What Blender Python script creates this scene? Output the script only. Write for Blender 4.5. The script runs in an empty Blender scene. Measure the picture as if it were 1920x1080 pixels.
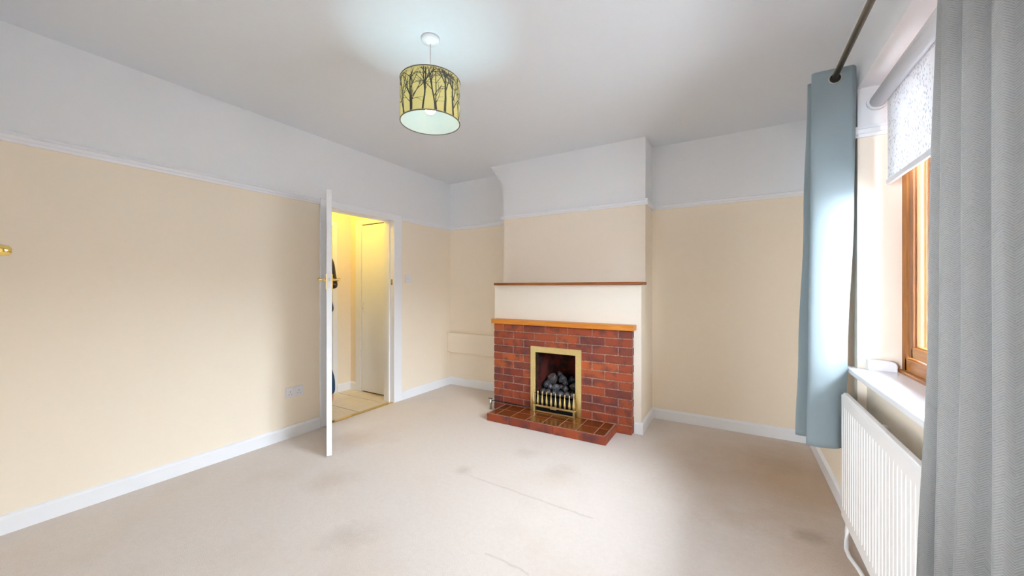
import bpy, bmesh, math, random
from mathutils import Vector, Matrix, noise as mnoise

# ------------------------------------------------------------------ camera, light, exposure
SC = bpy.context.scene
COL = SC.collection
PI = math.pi
rnd = random.Random(7)

cam_d = bpy.data.cameras.new('camera')
cam = bpy.data.objects.new('camera', cam_d)
COL.objects.link(cam)
cam.location = (0, 0, 1.25)
cam.rotation_euler = (PI / 2, 0, math.radians(30.6))
cam_d.sensor_width = 36
cam_d.lens = 36 * 705 / 1920
cam_d.clip_start = 0.01
SC.camera = cam

SC.view_settings.view_transform = 'Standard'
SC.view_settings.look = 'None'
SC.view_settings.gamma = 1
SC.view_settings.use_curve_mapping = False
SC.view_settings.exposure = 0.54

SKY_STRENGTH = 42.0
world = bpy.data.worlds.new('overcast_sky')
SC.world = world
world.use_nodes = True
bg = world.node_tree.nodes['Background']
bg.inputs[0].default_value = (0.80, 0.905, 1.0, 1)
bg.inputs[1].default_value = SKY_STRENGTH

def light(name, kind, loc, energy, color, rot=(0, 0, 0), **kw):
    d = bpy.data.lights.new(name, kind)
    d.energy = energy
    d.color = color
    for k, v in kw.items():
        setattr(d, k, v)
    o = bpy.data.objects.new(name, d)
    o.location = loc
    o.rotation_euler = rot
    COL.objects.link(o)
    return o

def portal(name, loc, rot, sx, sy):
    o = light(name, 'AREA', loc, 1.0, (1, 1, 1), rot, shape='RECTANGLE', size=sx, size_y=sy)
    o.data.cycles.is_portal = True
    return o

portal('sky_portal_side', (0.81, 1.6, 1.55), (0, PI / 2, 0), 1.40, 1.76)
portal('sky_portal_rear', (-2.05, -2.46, 1.3), (PI / 2, 0, 0), 1.3, 1.7)  # sky through the unseen rear window added for fill

LAMP = Vector((-1.42, 1.531, 0))
LAMP_E = 30.0
HALL_E = 11.0
lamp_light = light('lamp_bulb_light', 'POINT', (LAMP.x, LAMP.y, 2.245), LAMP_E, (0.58, 0.91, 1.0), shadow_soft_size=0.03)
hall_light = light('hall_bulb_light', 'POINT', (-3.72, 2.30, 2.22), HALL_E, (1.0, 0.66, 0.08), shadow_soft_size=0.05)

SC.cycles.use_denoising = True
SC.cycles.max_bounces = 12
SC.cycles.diffuse_bounces = 8
SC.cycles.sample_clamp_indirect = 6

# ------------------------------------------------------------------ material helpers
def srgb(r, g, b):
    def f(c):
        c /= 255.0
        return c / 12.92 if c <= 0.04045 else ((c + 0.055) / 1.055) ** 2.4
    return (f(r), f(g), f(b), 1)

class NT:
    def __init__(s, name):
        s.m = bpy.data.materials.new(name)
        s.m.use_nodes = True
        s.t = s.m.node_tree
        s.b = s.t.nodes['Principled BSDF']
        s.out = s.t.nodes['Material Output']
    def n(s, typ, **kw):
        nd = s.t.nodes.new(typ)
        for k, v in kw.items():
            if k.startswith('i_'):
                key = k[2:]
                nd.inputs[int(key) if key.isdigit() else key.replace('_', ' ')].default_value = v
            else:
                setattr(nd, k, v)
        return nd
    def l(s, a, b):
        s.t.links.new(a, b)
    def coord(s, which='Object'):
        return s.n('ShaderNodeTexCoord').outputs[which]
    def noise(s, vec, scale, detail=3, rough=0.5):
        nd = s.n('ShaderNodeTexNoise')
        nd.inputs['Scale'].default_value = scale
        nd.inputs['Detail'].default_value = detail
        nd.inputs['Roughness'].default_value = rough
        if vec is not None:
            s.l(vec, nd.inputs['Vector'])
        return nd.outputs['Fac']
    def ramp(s, fac, stops):
        r = s.n('ShaderNodeValToRGB')
        cr = r.color_ramp
        while len(cr.elements) < len(stops):
            cr.elements.new(0.5)
        for e, (p, c) in zip(cr.elements, stops):
            e.position = p
            e.color = c
        s.l(fac, r.inputs[0])
        return r.outputs[0]
    def mix(s, fac, a, b, mode='MIX'):
        m = s.n('ShaderNodeMix', data_type='RGBA', blend_type=mode)
        for sock, val in ((m.inputs[0], fac), (m.inputs[6], a), (m.inputs[7], b)):
            if hasattr(val, 'is_linked'):
                s.l(val, sock)
            else:
                sock.default_value = val
        return m.outputs[2]
    def math(s, op, a, b=None):
        m = s.n('ShaderNodeMath', operation=op)
        for sock, val in ((m.inputs[0], a), (m.inputs[1], b)):
            if val is None:
                continue
            if hasattr(val, 'is_linked'):
                s.l(val, sock)
            else:
                sock.default_value = val
        return m.outputs[0]
    def bump(s, h, strength, dist=0.002):
        b = s.n('ShaderNodeBump')
        b.inputs['Strength'].default_value = strength
        b.inputs['Distance'].default_value = dist
        s.l(h, b.inputs['Height'])
        s.l(b.outputs[0], s.b.inputs['Normal'])
    def set(s, color=None, rough=None, metal=None, **kw):
        if color is not None:
            if hasattr(color, 'is_linked'):
                s.l(color, s.b.inputs['Base Color'])
            else:
                s.b.inputs['Base Color'].default_value = color
        if rough is not None:
            s.b.inputs['Roughness'].default_value = rough
        if metal is not None:
            s.b.inputs['Metallic'].default_value = metal
        for k, v in kw.items():
            s.b.inputs[k.replace('_', ' ')].default_value = v
        return s

def paint(name, c, rough=0.6, amount=0.03, scale=30, bump=0.08):
    t = NT(name)
    v = t.coord()
    n = t.noise(v, scale, 3)
    c2 = tuple(x * (1 - amount) for x in c[:3]) + (1,)
    t.set(t.mix(n, c, c2), rough)
    n2 = t.noise(v, 220, 2)
    t.bump(n2, bump, 0.001)
    return t.m

def metal(name, c, rough):
    t = NT(name)
    n = t.noise(t.coord(), 60, 3)
    t.set(t.mix(n, c, tuple(x * 0.82 for x in c[:3]) + (1,)), rough, 1.0)
    return t.m

def wood(name, c1, c2, axis=(1, 14, 14), rough=0.4, scale=6):
    t = NT(name)
    mp = t.n('ShaderNodeMapping')
    mp.inputs['Scale'].default_value = axis
    t.l(t.coord(), mp.inputs[0])
    n = t.noise(mp.outputs[0], scale, 5, 0.6)
    t.set(t.ramp(n, [(0.3, c1), (0.7, c2)]), rough)
    return t.m

M = {}
M['cream'] = paint('cream_wall_paint', srgb(242, 230, 212), 0.75)
M['cream_pale'] = paint('faded_cream_paint', srgb(240, 228, 213), 0.75)  # slightly paler than the wall cream; upper chimney front and window reveal
M['pale'] = paint('pale_cream_paint', srgb(238, 231, 219), 0.75)
M['white'] = paint('white_wall_paint', srgb(236, 238, 242), 0.75)
M['ceil'] = paint('ceiling_paint', srgb(226, 230, 236), 0.85)
M['gloss'] = paint('white_gloss_paint', srgb(238, 240, 245), 0.28, 0.015, 12, 0.02)
M['plastic'] = paint('white_plastic', srgb(232, 231, 236), 0.35, 0.01, 12, 0.0)
M['enamel'] = paint('radiator_enamel', srgb(240, 237, 235), 0.33, 0.012, 14, 0.0)
M['brass'] = metal('polished_brass', srgb(238, 205, 120), 0.16)
M['brass_frame'] = metal('satin_brass', srgb(247, 228, 165), 0.28)
M['bronze'] = metal('dark_bronze', srgb(138, 122, 100), 0.35)
M['steel'] = metal('eyelet_steel', srgb(200, 196, 188), 0.3)
M['black'] = NT('black_paint').set(srgb(20, 22, 26), 0.45).m
M['hole'] = NT('dark_hole').set(srgb(28, 26, 26), 0.8).m
M['mantel'] = wood('orange_oak', srgb(206, 134, 46), srgb(176, 100, 26), (1, 16, 16), 0.38, 5)
M['shelf_dark'] = wood('brown_wood', srgb(150, 84, 26), srgb(116, 58, 14), (1, 16, 16), 0.4, 5)
M['oak_z'] = wood('golden_oak_upright', srgb(158, 100, 42), srgb(124, 72, 24), (14, 14, 1), 0.55, 6)
M['oak_z'].node_tree.nodes['Principled BSDF'].inputs['Specular IOR Level'].default_value = 0.2
M['oak_dark'] = wood('older_oak', srgb(134, 80, 32), srgb(104, 58, 18), (14, 14, 1), 0.55, 6)  # golden oak darkened to offset bright daylight on sashes and beads
M['oak_y'] = wood('golden_oak_level', srgb(178, 116, 50), srgb(142, 84, 28), (14, 1, 14), 0.35, 6)

def mk_carpet():
    t = NT('beige_carpet')
    v = t.coord()
    fine = t.noise(v, 260, 2, 0.6)
    mid = t.noise(v, 38, 3, 0.6)
    big = t.noise(v, 1.6, 3, 0.55)
    a = t.mix(fine, srgb(200, 189, 182), srgb(250, 244, 240))
    a = t.mix(t.math('MULTIPLY', mid, 0.7), a, srgb(212, 200, 191))
    st = t.ramp(big, [(0.52, (0, 0, 0, 1)), (0.72, (1, 1, 1, 1))])
    a = t.mix(t.math('MULTIPLY', st, 0.22), a, srgb(196, 174, 148))
    sep = t.n('ShaderNodeSeparateXYZ')
    t.l(v, sep.inputs[0])
    # foot-worn stains with soft outlines; the two broad tan ones also paint in shade
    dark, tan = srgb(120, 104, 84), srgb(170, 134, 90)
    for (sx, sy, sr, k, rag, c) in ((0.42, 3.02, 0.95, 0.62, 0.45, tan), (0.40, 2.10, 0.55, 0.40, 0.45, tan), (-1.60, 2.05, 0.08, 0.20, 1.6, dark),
                               (-1.67, 1.21, 0.15, 0.15, 1.6, dark), (-1.02, 2.39, 0.14, 0.10, 1.6, dark), (-1.37, 2.51, 0.12, 0.11, 1.6, dark),
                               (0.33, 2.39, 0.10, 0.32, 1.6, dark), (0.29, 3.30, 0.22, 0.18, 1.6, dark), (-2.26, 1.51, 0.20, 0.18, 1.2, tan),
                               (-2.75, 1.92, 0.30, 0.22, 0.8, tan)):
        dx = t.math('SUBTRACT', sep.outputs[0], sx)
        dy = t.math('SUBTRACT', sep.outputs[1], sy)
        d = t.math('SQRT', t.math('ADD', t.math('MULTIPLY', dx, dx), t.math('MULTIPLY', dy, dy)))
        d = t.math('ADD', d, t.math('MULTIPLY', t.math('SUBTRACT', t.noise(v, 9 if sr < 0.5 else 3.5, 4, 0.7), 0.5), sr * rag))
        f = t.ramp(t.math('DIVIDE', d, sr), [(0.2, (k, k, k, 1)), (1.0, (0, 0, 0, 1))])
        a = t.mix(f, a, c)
    # two worn creases in the pile
    wob = t.math('MULTIPLY', t.math('SUBTRACT', t.noise(v, 7, 4, 0.7), 0.5), 0.05)
    for (x0, x1, y0, y1) in ((-1.52, -0.66, 2.012, 1.978), (-1.01, -0.77, 1.462, 1.452)):
        yl = t.math('ADD', t.math('MULTIPLY', t.math('SUBTRACT', sep.outputs[0], x0), (y1 - y0) / (x1 - x0)), y0)
        dd = t.math('ABSOLUTE', t.math('ADD', t.math('SUBTRACT', sep.outputs[1], yl), wob))
        f = t.ramp(t.math('DIVIDE', dd, 0.010), [(0.2, (0.17, 0.17, 0.17, 1)), (1.0, (0, 0, 0, 1))])
        f = t.math('MULTIPLY', f, t.math('MULTIPLY', t.math('GREATER_THAN', sep.outputs[0], x0), t.math('LESS_THAN', sep.outputs[0], x1)))
        a = t.mix(f, a, dark)
    t.set(a, 0.95)
    t.b.inputs['Specular IOR Level'].default_value = 0.1
    t.bump(fine, 0.5, 0.006)
    return t.m
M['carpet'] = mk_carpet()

def mk_brick():
    t = NT('rustic_red_brick')
    oi = t.n('ShaderNodeObjectInfo')
    v = t.coord()
    off = t.n('ShaderNodeVectorMath', operation='ADD')
    t.l(v, off.inputs[0])
    t.l(oi.outputs['Location'], off.inputs[1])
    v2 = off.outputs[0]
    base = t.ramp(oi.outputs['Random'], [(0.0, srgb(104, 42, 30)), (0.35, srgb(146, 62, 26)), (0.65, srgb(116, 42, 24)), (1.0, srgb(166, 80, 32))])
    smudge = t.noise(v2, 11, 3, 0.55)
    sm = t.ramp(smudge, [(0.47, (0, 0, 0, 1)), (0.68, (1, 1, 1, 1))])
    a = t.mix(t.math('MULTIPLY', sm, 0.85), base, srgb(74, 36, 42))
    mp = t.n('ShaderNodeMapping')
    mp.inputs['Scale'].default_value = (6, 30, 60)
    t.l(v2, mp.inputs[0])
    gr = t.noise(mp.outputs[0], 3, 3, 0.7)
    a = t.mix(t.ramp(gr, [(0.58, (0, 0, 0, 1)), (0.95, (0.4, 0.4, 0.4, 1))]), a, srgb(176, 98, 58))
    t.set(a, 0.55)
    t.bump(gr, 0.4, 0.002)
    return t.m
M['brick'] = mk_brick()
def mk_mortar():
    t = NT('pale_mortar')
    n = t.noise(t.coord(), 90, 4)
    t.set(t.ramp(n, [(0.3, srgb(112, 84, 74)), (0.7, srgb(180, 150, 132))]), 0.9)
    t.bump(n, 0.5, 0.003)
    return t.m
M['mortar'] = mk_mortar()
def mk_quarry():
    t = NT('glazed_quarry_tile')
    oi = t.n('ShaderNodeObjectInfo')
    n = t.noise(t.coord(), 16, 3)
    base = t.ramp(oi.outputs['Random'], [(0.0, srgb(88, 38, 10)), (0.5, srgb(116, 56, 14)), (1.0, srgb(100, 46, 12))])
    t.set(t.mix(t.math('MULTIPLY', n, 0.5), base, srgb(88, 34, 10)), 0.22)
    return t.m
M['quarry'] = mk_quarry()
def mk_halltile():
    t = NT('cream_floor_tile')
    n = t.noise(t.coord(), 7, 4)
    t.set(t.mix(n, srgb(236, 222, 196), srgb(222, 204, 172)), 0.25)
    return t.m
M['halltile'] = mk_halltile()
M['grout'] = NT('grey_grout').set(srgb(96, 88, 76), 0.9).m
def mk_fireback():
    t = NT('sooty_fireback')
    n = t.noise(t.coord(), 9, 4, 0.6)
    t.set(t.ramp(n, [(0.35, srgb(48, 22, 20)), (0.55, srgb(104, 38, 28)), (0.75, srgb(60, 34, 36))]), 0.85)
    return t.m
M['fireback'] = mk_fireback()
def mk_coal():
    t = NT('fire_coal')
    oi = t.n('ShaderNodeObjectInfo')
    v = t.coord()
    n = t.noise(v, 26, 5, 0.7)
    base = t.ramp(oi.outputs['Random'], [(0.0, srgb(44, 46, 54)), (0.5, srgb(64, 66, 74)), (1.0, srgb(66, 54, 52))])
    t.set(t.mix(t.ramp(n, [(0.55, (0, 0, 0, 1)), (0.75, (0.8, 0.8, 0.8, 1))]), base, srgb(176, 172, 170)), 0.8)
    t.bump(n, 0.7, 0.006)
    return t.m
M['coal'] = mk_coal()

def mk_curtain(name='herringbone_curtain_fabric', pale=False):
    t = NT(name)
    uv = t.n('ShaderNodeUVMap').outputs[0]
    sep = t.n('ShaderNodeSeparateXYZ')
    t.l(uv, sep.inputs[0])
    w = 0.011
    zig = t.n('ShaderNodeMath', operation='PINGPONG')
    t.l(sep.outputs[0], zig.inputs[0])
    zig.inputs[1].default_value = w
    s = t.math('ADD', sep.outputs[1], t.math('MULTIPLY', zig.outputs[0], 0.9))
    st = t.n('ShaderNodeMath', operation='PINGPONG')
    t.l(s, st.inputs[0])
    st.inputs[1].default_value = 0.0022
    f = t.math('DIVIDE', st.outputs[0], 0.0022)
    n = t.noise(uv, 300, 3, 0.7)
    n2 = t.noise(uv, 60, 3, 0.6)
    a = t.mix(t.math('MULTIPLY', f, 0.75), srgb(166, 162, 158), srgb(94, 94, 96))
    a = t.mix(t.ramp(n, [(0.35, (0, 0, 0, 1)), (0.65, (0.8, 0.8, 0.8, 1))]), a, srgb(160, 152, 144))
    a = t.mix(t.math('MULTIPLY', n2, 0.3), a, srgb(140, 149, 158))
    if pale:
        a = t.mix(t.math('MULTIPLY', n, 0.35), srgb(176, 190, 195), srgb(160, 174, 180))
        f = n
    t.set(a, 0.9)
    t.b.inputs['Sheen Weight'].default_value = 0.15
    t.bump(f, 0.35, 0.0015)
    tr = t.n('ShaderNodeBsdfTranslucent')
    tr.inputs[0].default_value = srgb(190, 205, 208)
    mx = t.n('ShaderNodeMixShader')
    mx.inputs[0].default_value = 0.02
    t.l(t.b.outputs[0], mx.inputs[1])
    t.l(tr.outputs[0], mx.inputs[2])
    t.l(mx.outputs[0], t.out.inputs[0])
    return t.m
M['curtain'] = mk_curtain()
M['lining_cloth'] = mk_curtain('pale_blue_curtain_lining', True)

def mk_blind():
    t = NT('leaf_print_blind_fabric')
    v = t.coord()
    mp = t.n('ShaderNodeMapping')
    mp.inputs['Rotation'].default_value = (0.6, 0, 0)
    mp.inputs['Scale'].default_value = (1, 1.0, 0.42)
    t.l(v, mp.inputs[0])
    vo = t.n('ShaderNodeTexVoronoi')
    vo.inputs['Scale'].default_value = 115
    t.l(mp.outputs[0], vo.inputs['Vector'])
    f = t.ramp(vo.outputs['Distance'], [(0.22, (1, 1, 1, 1)), (0.34, (0, 0, 0, 1))])
    patch = t.ramp(t.noise(v, 14, 2), [(0.36, (0, 0, 0, 1)), (0.50, (1, 1, 1, 1))])
    f = t.math('MULTIPLY', f, patch)
    a = t.mix(f, srgb(244, 244, 246), srgb(172, 177, 186))
    t.set(a, 0.8)
    tr = t.n('ShaderNodeBsdfTranslucent')
    t.l(a, tr.inputs[0])
    mx = t.n('ShaderNodeMixShader')
    mx.inputs[0].default_value = 0.2
    t.l(t.b.outputs[0], mx.inputs[1])
    t.l(tr.outputs[0], mx.inputs[2])
    t.l(mx.outputs[0], t.out.inputs[0])
    return t.m
M['blind'] = mk_blind()

def translucent(name, c, fac, c2=None):
    t = NT(name)
    n = t.noise(t.coord(), 40, 3)
    t.set(t.mix(n, c, tuple(x * 0.9 for x in c[:3]) + (1,)), 0.8)
    tr = t.n('ShaderNodeBsdfTranslucent')
    tr.inputs[0].default_value = c2 or c
    mx = t.n('ShaderNodeMixShader')
    mx.inputs[0].default_value = fac
    t.l(t.b.outputs[0], mx.inputs[1])
    t.l(tr.outputs[0], mx.inputs[2])
    t.l(mx.outputs[0], t.out.inputs[0])
    return t.m
M['shade'] = translucent('yellow_shade_fabric', srgb(246, 228, 156), 0.74, srgb(255, 238, 170))
M['lining'] = translucent('white_shade_lining', srgb(204, 203, 203), 0.6, srgb(240, 246, 246))
M['print'] = NT('dark_tree_print').set(srgb(66, 62, 56), 0.8).m
M['rim'] = NT('grey_brown_rim_tape').set(srgb(98, 88, 76), 0.8).m
def mk_bulb():
    t = NT('lit_bulb')
    t.set(srgb(250, 250, 250), 0.4)
    t.b.inputs['Emission Color'].default_value = (0.80, 0.97, 1.0, 1)
    t.b.inputs['Emission Strength'].default_value = 4.0
    return t.m
M['bulb'] = mk_bulb()
def mk_glass():
    t = NT('window_glass')
    tr = t.n('ShaderNodeBsdfTransparent')
    gl = t.n('ShaderNodeBsdfGlossy')
    gl.inputs['Roughness'].default_value = 0.02
    fr = t.n('ShaderNodeFresnel')
    fr.inputs[0].default_value = 1.16
    mx = t.n('ShaderNodeMixShader')
    t.l(fr.outputs[0], mx.inputs[0])
    t.l(tr.outputs[0], mx.inputs[1])
    t.l(gl.outputs[0], mx.inputs[2])
    t.l(mx.outputs[0], t.out.inputs[0])
    return t.m
M['glass'] = mk_glass()
M['skin'] = NT('skin').set(srgb(176, 118, 96), 0.55).m
M['hair'] = NT('dark_brown_hair').set(srgb(44, 24, 18), 0.5).m
M['denim'] = NT('blue_denim').set(srgb(28, 58, 92), 0.85).m
M['navy'] = NT('navy_knit').set(srgb(30, 34, 56), 0.9).m
M['eye'] = NT('eye_white').set(srgb(225, 222, 215), 0.3).m
M['lip'] = NT('lip').set(srgb(150, 78, 70), 0.5).m
def mk_ext(name, c):
    t = NT(name)
    n = t.noise(t.coord(), 5, 4)
    t.set(t.mix(n, c, tuple(x * 0.8 for x in c[:3]) + (1,)), 0.9)
    return t.m
M['render'] = mk_ext('pale_outside_render', srgb(232, 228, 228))
M['paving'] = mk_ext('outside_paving', srgb(228, 228, 230))

# ------------------------------------------------------------------ geometry helpers
def bx(bm, x0, x1, y0, y1, z0, z1, mi=0, bev=0.0, seg=1):
    vs = [bm.verts.new((x, y, z)) for x in (x0, x1) for y in (y0, y1) for z in (z0, z1)]
    F = [(0, 1, 3, 2), (4, 6, 7, 5), (0, 4, 5, 1), (2, 3, 7, 6), (0, 2, 6, 4), (1, 5, 7, 3)]
    fs = []
    for f in F:
        fc = bm.faces.new([vs[i] for i in f])
        fc.material_index = mi
        fs.append(fc)
    if bev:
        es = list({e for f in fs for e in f.edges})
        bmesh.ops.bevel(bm, geom=es, offset=bev, segments=seg, affect='EDGES', profile=0.5)
    return fs

def box(x0, x1, y0, y1, z0, z1, bev=0.0, seg=1):
    bm = bmesh.new()
    bx(bm, x0, x1, y0, y1, z0, z1, 0, bev, seg)
    return bm

def tube(bm, pts, r, n=10, cap=True, mi=0):
    pts = [Vector(p) for p in pts]
    rings = []
    for i, p in enumerate(pts):
        a = pts[max(i - 1, 0)]
        b = pts[min(i + 1, len(pts) - 1)]
        t = (b - a).normalized()
        up = Vector((0, 0, 1)) if abs(t.z) < 0.9 else Vector((1, 0, 0))
        u = t.cross(up).normalized()
        w = t.cross(u).normalized()
        rr = r[i] if isinstance(r, (list, tuple)) else r
        rings.append([bm.verts.new(p + u * math.cos(2 * PI * k / n) * rr + w * math.sin(2 * PI * k / n) * rr) for k in range(n)])
    for a, b in zip(rings, rings[1:]):
        for k in range(n):
            f = bm.faces.new((a[k], a[(k + 1) % n], b[(k + 1) % n], b[k]))
            f.smooth = True
            f.material_index = mi
    if cap:
        for rg in (rings[0], rings[-1]):
            f = bm.faces.new(rg)
            f.material_index = mi

def lathe(bm, prof, c=(0, 0, 0), n=20, axis='z', cap=True, mi=0):
    """prof: list of (r, h) along the axis from c."""
    c = Vector(c)
    rings = []
    for r, h in prof:
        ring = []
        for k in range(n):
            a = 2 * PI * k / n
            ca, sa = math.cos(a) * r, math.sin(a) * r
            v = {'z': (ca, sa, h), 'x': (h, ca, sa), 'y': (ca, h, sa)}[axis]
            ring.append(bm.verts.new(c + Vector(v)))
        rings.append(ring)
    for a, b in zip(rings, rings[1:]):
        for k in range(n):
            f = bm.faces.new((a[k], a[(k + 1) % n], b[(k + 1) % n], b[k]))
            f.smooth = True
            f.material_index = mi
    if cap:
        for rg in (rings[0], rings[-1]):
            f = bm.faces.new(rg)
            f.material_index = mi

def prism(bm, poly, d, mi=0):
    """extrude a planar polygon of 3-D points by the vector d"""
    d = Vector(d)
    a = [bm.verts.new(p) for p in poly]
    b = [bm.verts.new(Vector(p) + d) for p in poly]
    n = len(poly)
    for k in range(n):
        bm.faces.new((a[k], a[(k + 1) % n], b[(k + 1) % n], b[k])).material_index = mi
    bm.faces.new(a[::-1]).material_index = mi
    bm.faces.new(b).material_index = mi

def obj(name, bm, m, parent=None, fix=True):
    if fix:
        bmesh.ops.recalc_face_normals(bm, faces=bm.faces[:])
    if parent is not None:
        off = Vector(parent.location)
        if parent.parent is not None:
            off = off + Vector(parent.parent.location)
        bmesh.ops.translate(bm, verts=bm.verts[:], vec=-off)
    me = bpy.data.meshes.new(name)
    bm.to_mesh(me)
    bm.free()
    for mm in (m if isinstance(m, (list, tuple)) else [m]):
        me.materials.append(mm)
    o = bpy.data.objects.new(name, me)
    COL.objects.link(o)
    if parent is not None:
        o.parent = parent
    return o

def recentre(o):
    """put the object's origin at its box centre (so per-piece textures differ)"""
    me = o.data
    xs = [v.co.copy() for v in me.vertices]
    c = Vector([(min(p[i] for p in xs) + max(p[i] for p in xs)) / 2 for i in range(3)])
    me.transform(Matrix.Translation(-c))
    o.location = o.location + c
    return o

def tag(o, label, cat, group=None):
    o['label'] = label
    o['category'] = cat
    if group:
        o['group'] = group
    return o

def thing(name, label, cat, loc=(0, 0, 0), group=None):
    o = bpy.data.objects.new(name, None)
    o.empty_display_size = 0.05
    COL.objects.link(o)
    o.location = loc
    return tag(o, label, cat, group)

def struct(name, bm, m, parent=None):
    o = obj(name, bm, m, parent)
    if parent is None:
        o['kind'] = 'structure'
    return o

def sempty(name, loc):
    o = bpy.data.objects.new(name, None)
    o.empty_display_size = 0.05
    COL.objects.link(o)
    o.location = loc
    o['kind'] = 'structure'
    return o

# ------------------------------------------------------------------ room dimensions
XL, XR = -3.20, 0.53          # left wall, window wall
YB = 3.82                     # back wall
ZC = 2.605                    # ceiling
ZR = 2.025                    # where cream turns white, behind the rail
WT = 0.14                     # partition thickness
RY0, RY1 = 0.72, 2.50         # window recess along the right wall
ZS, ZL = 0.850, 2.245         # sill top, lintel underside
XA = 0.565                    # apron wall under the sill
XO = 0.79                     # outer face of the house wall
DY0, DY1, DZ = 2.10, 2.866, 1.985   # living-room door opening
YR0, YR1 = -0.08, 0.035       # rear partition
Y2 = -2.40                    # rear wall of the adjoining room
CX0, CX1 = -2.18, -0.685      # chimney breast
CYL, CYU = 3.33, 3.505        # its lower and upper front planes
CZ = 1.278                    # top of the lower front

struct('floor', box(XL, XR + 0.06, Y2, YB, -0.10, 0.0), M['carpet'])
struct('ceiling', box(XL - WT, XO, Y2 - 0.1, YB + 0.12, ZC, ZC + 0.12), M['ceil'])

def wall2(bm, x0, x1, y0, y1, z0=0.0, z1=None):
    z1 = ZC if z1 is None else z1
    if z0 < ZR < z1:
        bx(bm, x0, x1, y0, y1, z0, ZR, 0)
        bx(bm, x0, x1, y0, y1, ZR, z1, 1)
    else:
        bx(bm, x0, x1, y0, y1, z0, z1, 1 if z0 >= ZR else 0)

CW = [M['cream'], M['white']]
bm = bmesh.new()
wall2(bm, XL - WT, XL, Y2, DY0 - 0.03)
wall2(bm, XL - WT, XL, DY1 + 0.03, YB + 0.12)
wall2(bm, XL - WT, XL, DY0 - 0.03, DY1 + 0.03, DZ + 0.03)
struct('wall_left', bm, CW)
bm = bmesh.new()
wall2(bm, XL, XO, YB, YB + 0.12)
struct('wall_back', bm, CW)
bm = bmesh.new()
wall2(bm, XR, XO, RY1, YB)
wall2(bm, XR, XO, Y2, RY0)
wall2(bm, XR, XO, RY0, RY1, ZL)
bx(bm, XA, XO, RY0, RY1, 0, ZS - 0.03, 0)
for f in bm.faces:
    c_ = f.calc_center_median()
    if abs(c_.y - RY1) < 1e-4 and f.material_index == 0:
        f.material_index = 2
struct('wall_right', bm, CW + [M['cream_pale']])
bm = bmesh.new()
wall2(bm, XL, -1.76, YR0, YR1)
wall2(bm, 0.47, XR, YR0, YR1)
wall2(bm, -1.76, 0.47, YR0, YR1, 2.02)
struct('wall_rear', bm, CW)
bm = bmesh.new()   # far wall of the unseen adjoining room, with a window opening added for fill
wall2(bm, XL, -2.7, Y2 - 0.1, Y2)
wall2(bm, -1.4, XO, Y2 - 0.1, Y2)
wall2(bm, -2.7, -1.4, Y2 - 0.1, Y2, 2.15)
wall2(bm, -2.7, -1.4, Y2 - 0.1, Y2, 0.0, 0.45)
struct('wall_garden', bm, CW)

# chimney breast: lower front (pale), upper cream/white with the corbel on the left
bm = bmesh.new()
FX0, FX1, FZ = -1.655, -1.238, 0.640      # fire opening
for f in (bx(bm, CX0, FX0, CYL, YB, 0, CZ), bx(bm, FX1, CX1, CYL, YB, 0, CZ), bx(bm, FX0, FX1, CYL, YB, FZ, CZ)):
    for q in f:
        q.material_index = 2
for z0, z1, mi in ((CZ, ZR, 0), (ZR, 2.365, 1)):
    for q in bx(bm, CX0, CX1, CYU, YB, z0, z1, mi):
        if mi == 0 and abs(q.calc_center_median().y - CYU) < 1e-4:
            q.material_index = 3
prism(bm, [(CX0, CYU, 2.365), (CX1, CYU, 2.365), (CX1, CYU, ZC), (-2.35, CYU, ZC), (-2.34, CYU, 2.585)], (0, YB - CYU, 0), 1)
for f in bm.faces:      # the side facing the right alcove is cream all the way down
    if f.material_index == 2 and abs(f.calc_center_median().x - CX1) < 1e-4:
        f.material_index = 0
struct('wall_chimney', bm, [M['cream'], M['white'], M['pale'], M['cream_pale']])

# skirting boards
SK = [(0, 0), (0.016, 0), (0.016, 0.080), (0.009, 0.092), (0, 0.097)]
RAIL = [(0, 1.998), (0.012, 1.998), (0.014, 2.012), (0.020, 2.016), (0.022, 2.034), (0.014, 2.040), (0.012, 2.052), (0, 2.052)]
def moulding(bm, prof, p0, p1, nrm):
    p0, p1, nrm = Vector((*p0, 0)), Vector((*p1, 0)), Vector((*nrm, 0))
    prism(bm, [p0 + nrm * a + Vector((0, 0, z)) for a, z in prof], p1 - p0)
ARL, ARR = 2.02, 2.98     # outer edges of the door architrave
def run(prof, segs):
    bm = bmesh.new()
    for s in segs:
        moulding(bm, prof, *s)
    return bm
struct('baseboard_left', run(SK, [((XL, YR1), (XL, ARL), (1, 0)), ((XL, ARR), (XL, YB), (1, 0))]), M['gloss'])
struct('baseboard_alcove', run(SK, [((XL, YB), (CX0, YB), (0, -1)), ((CX0, CYL), (CX0, YB), (-1, 0))]), M['gloss'])
struct('baseboard_chimney', run(SK, [((-0.74, CYL), (CX1 + 0.016, CYL), (0, -1)), ((CX1, CYL), (CX1, YB), (1, 0))]), M['gloss'])
struct('baseboard_back', run(SK, [((CX1, YB), (XR, YB), (0, -1))]), M['gloss'])
struct('baseboard_right', run(SK, [((XR, RY1), (XR, YB), (-1, 0)), ((XA - 0.02, RY0), (XA - 0.02, RY1), (-1, 0)), ((XR, YR1), (XR, RY0), (-1, 0))]), M['gloss'])
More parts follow.
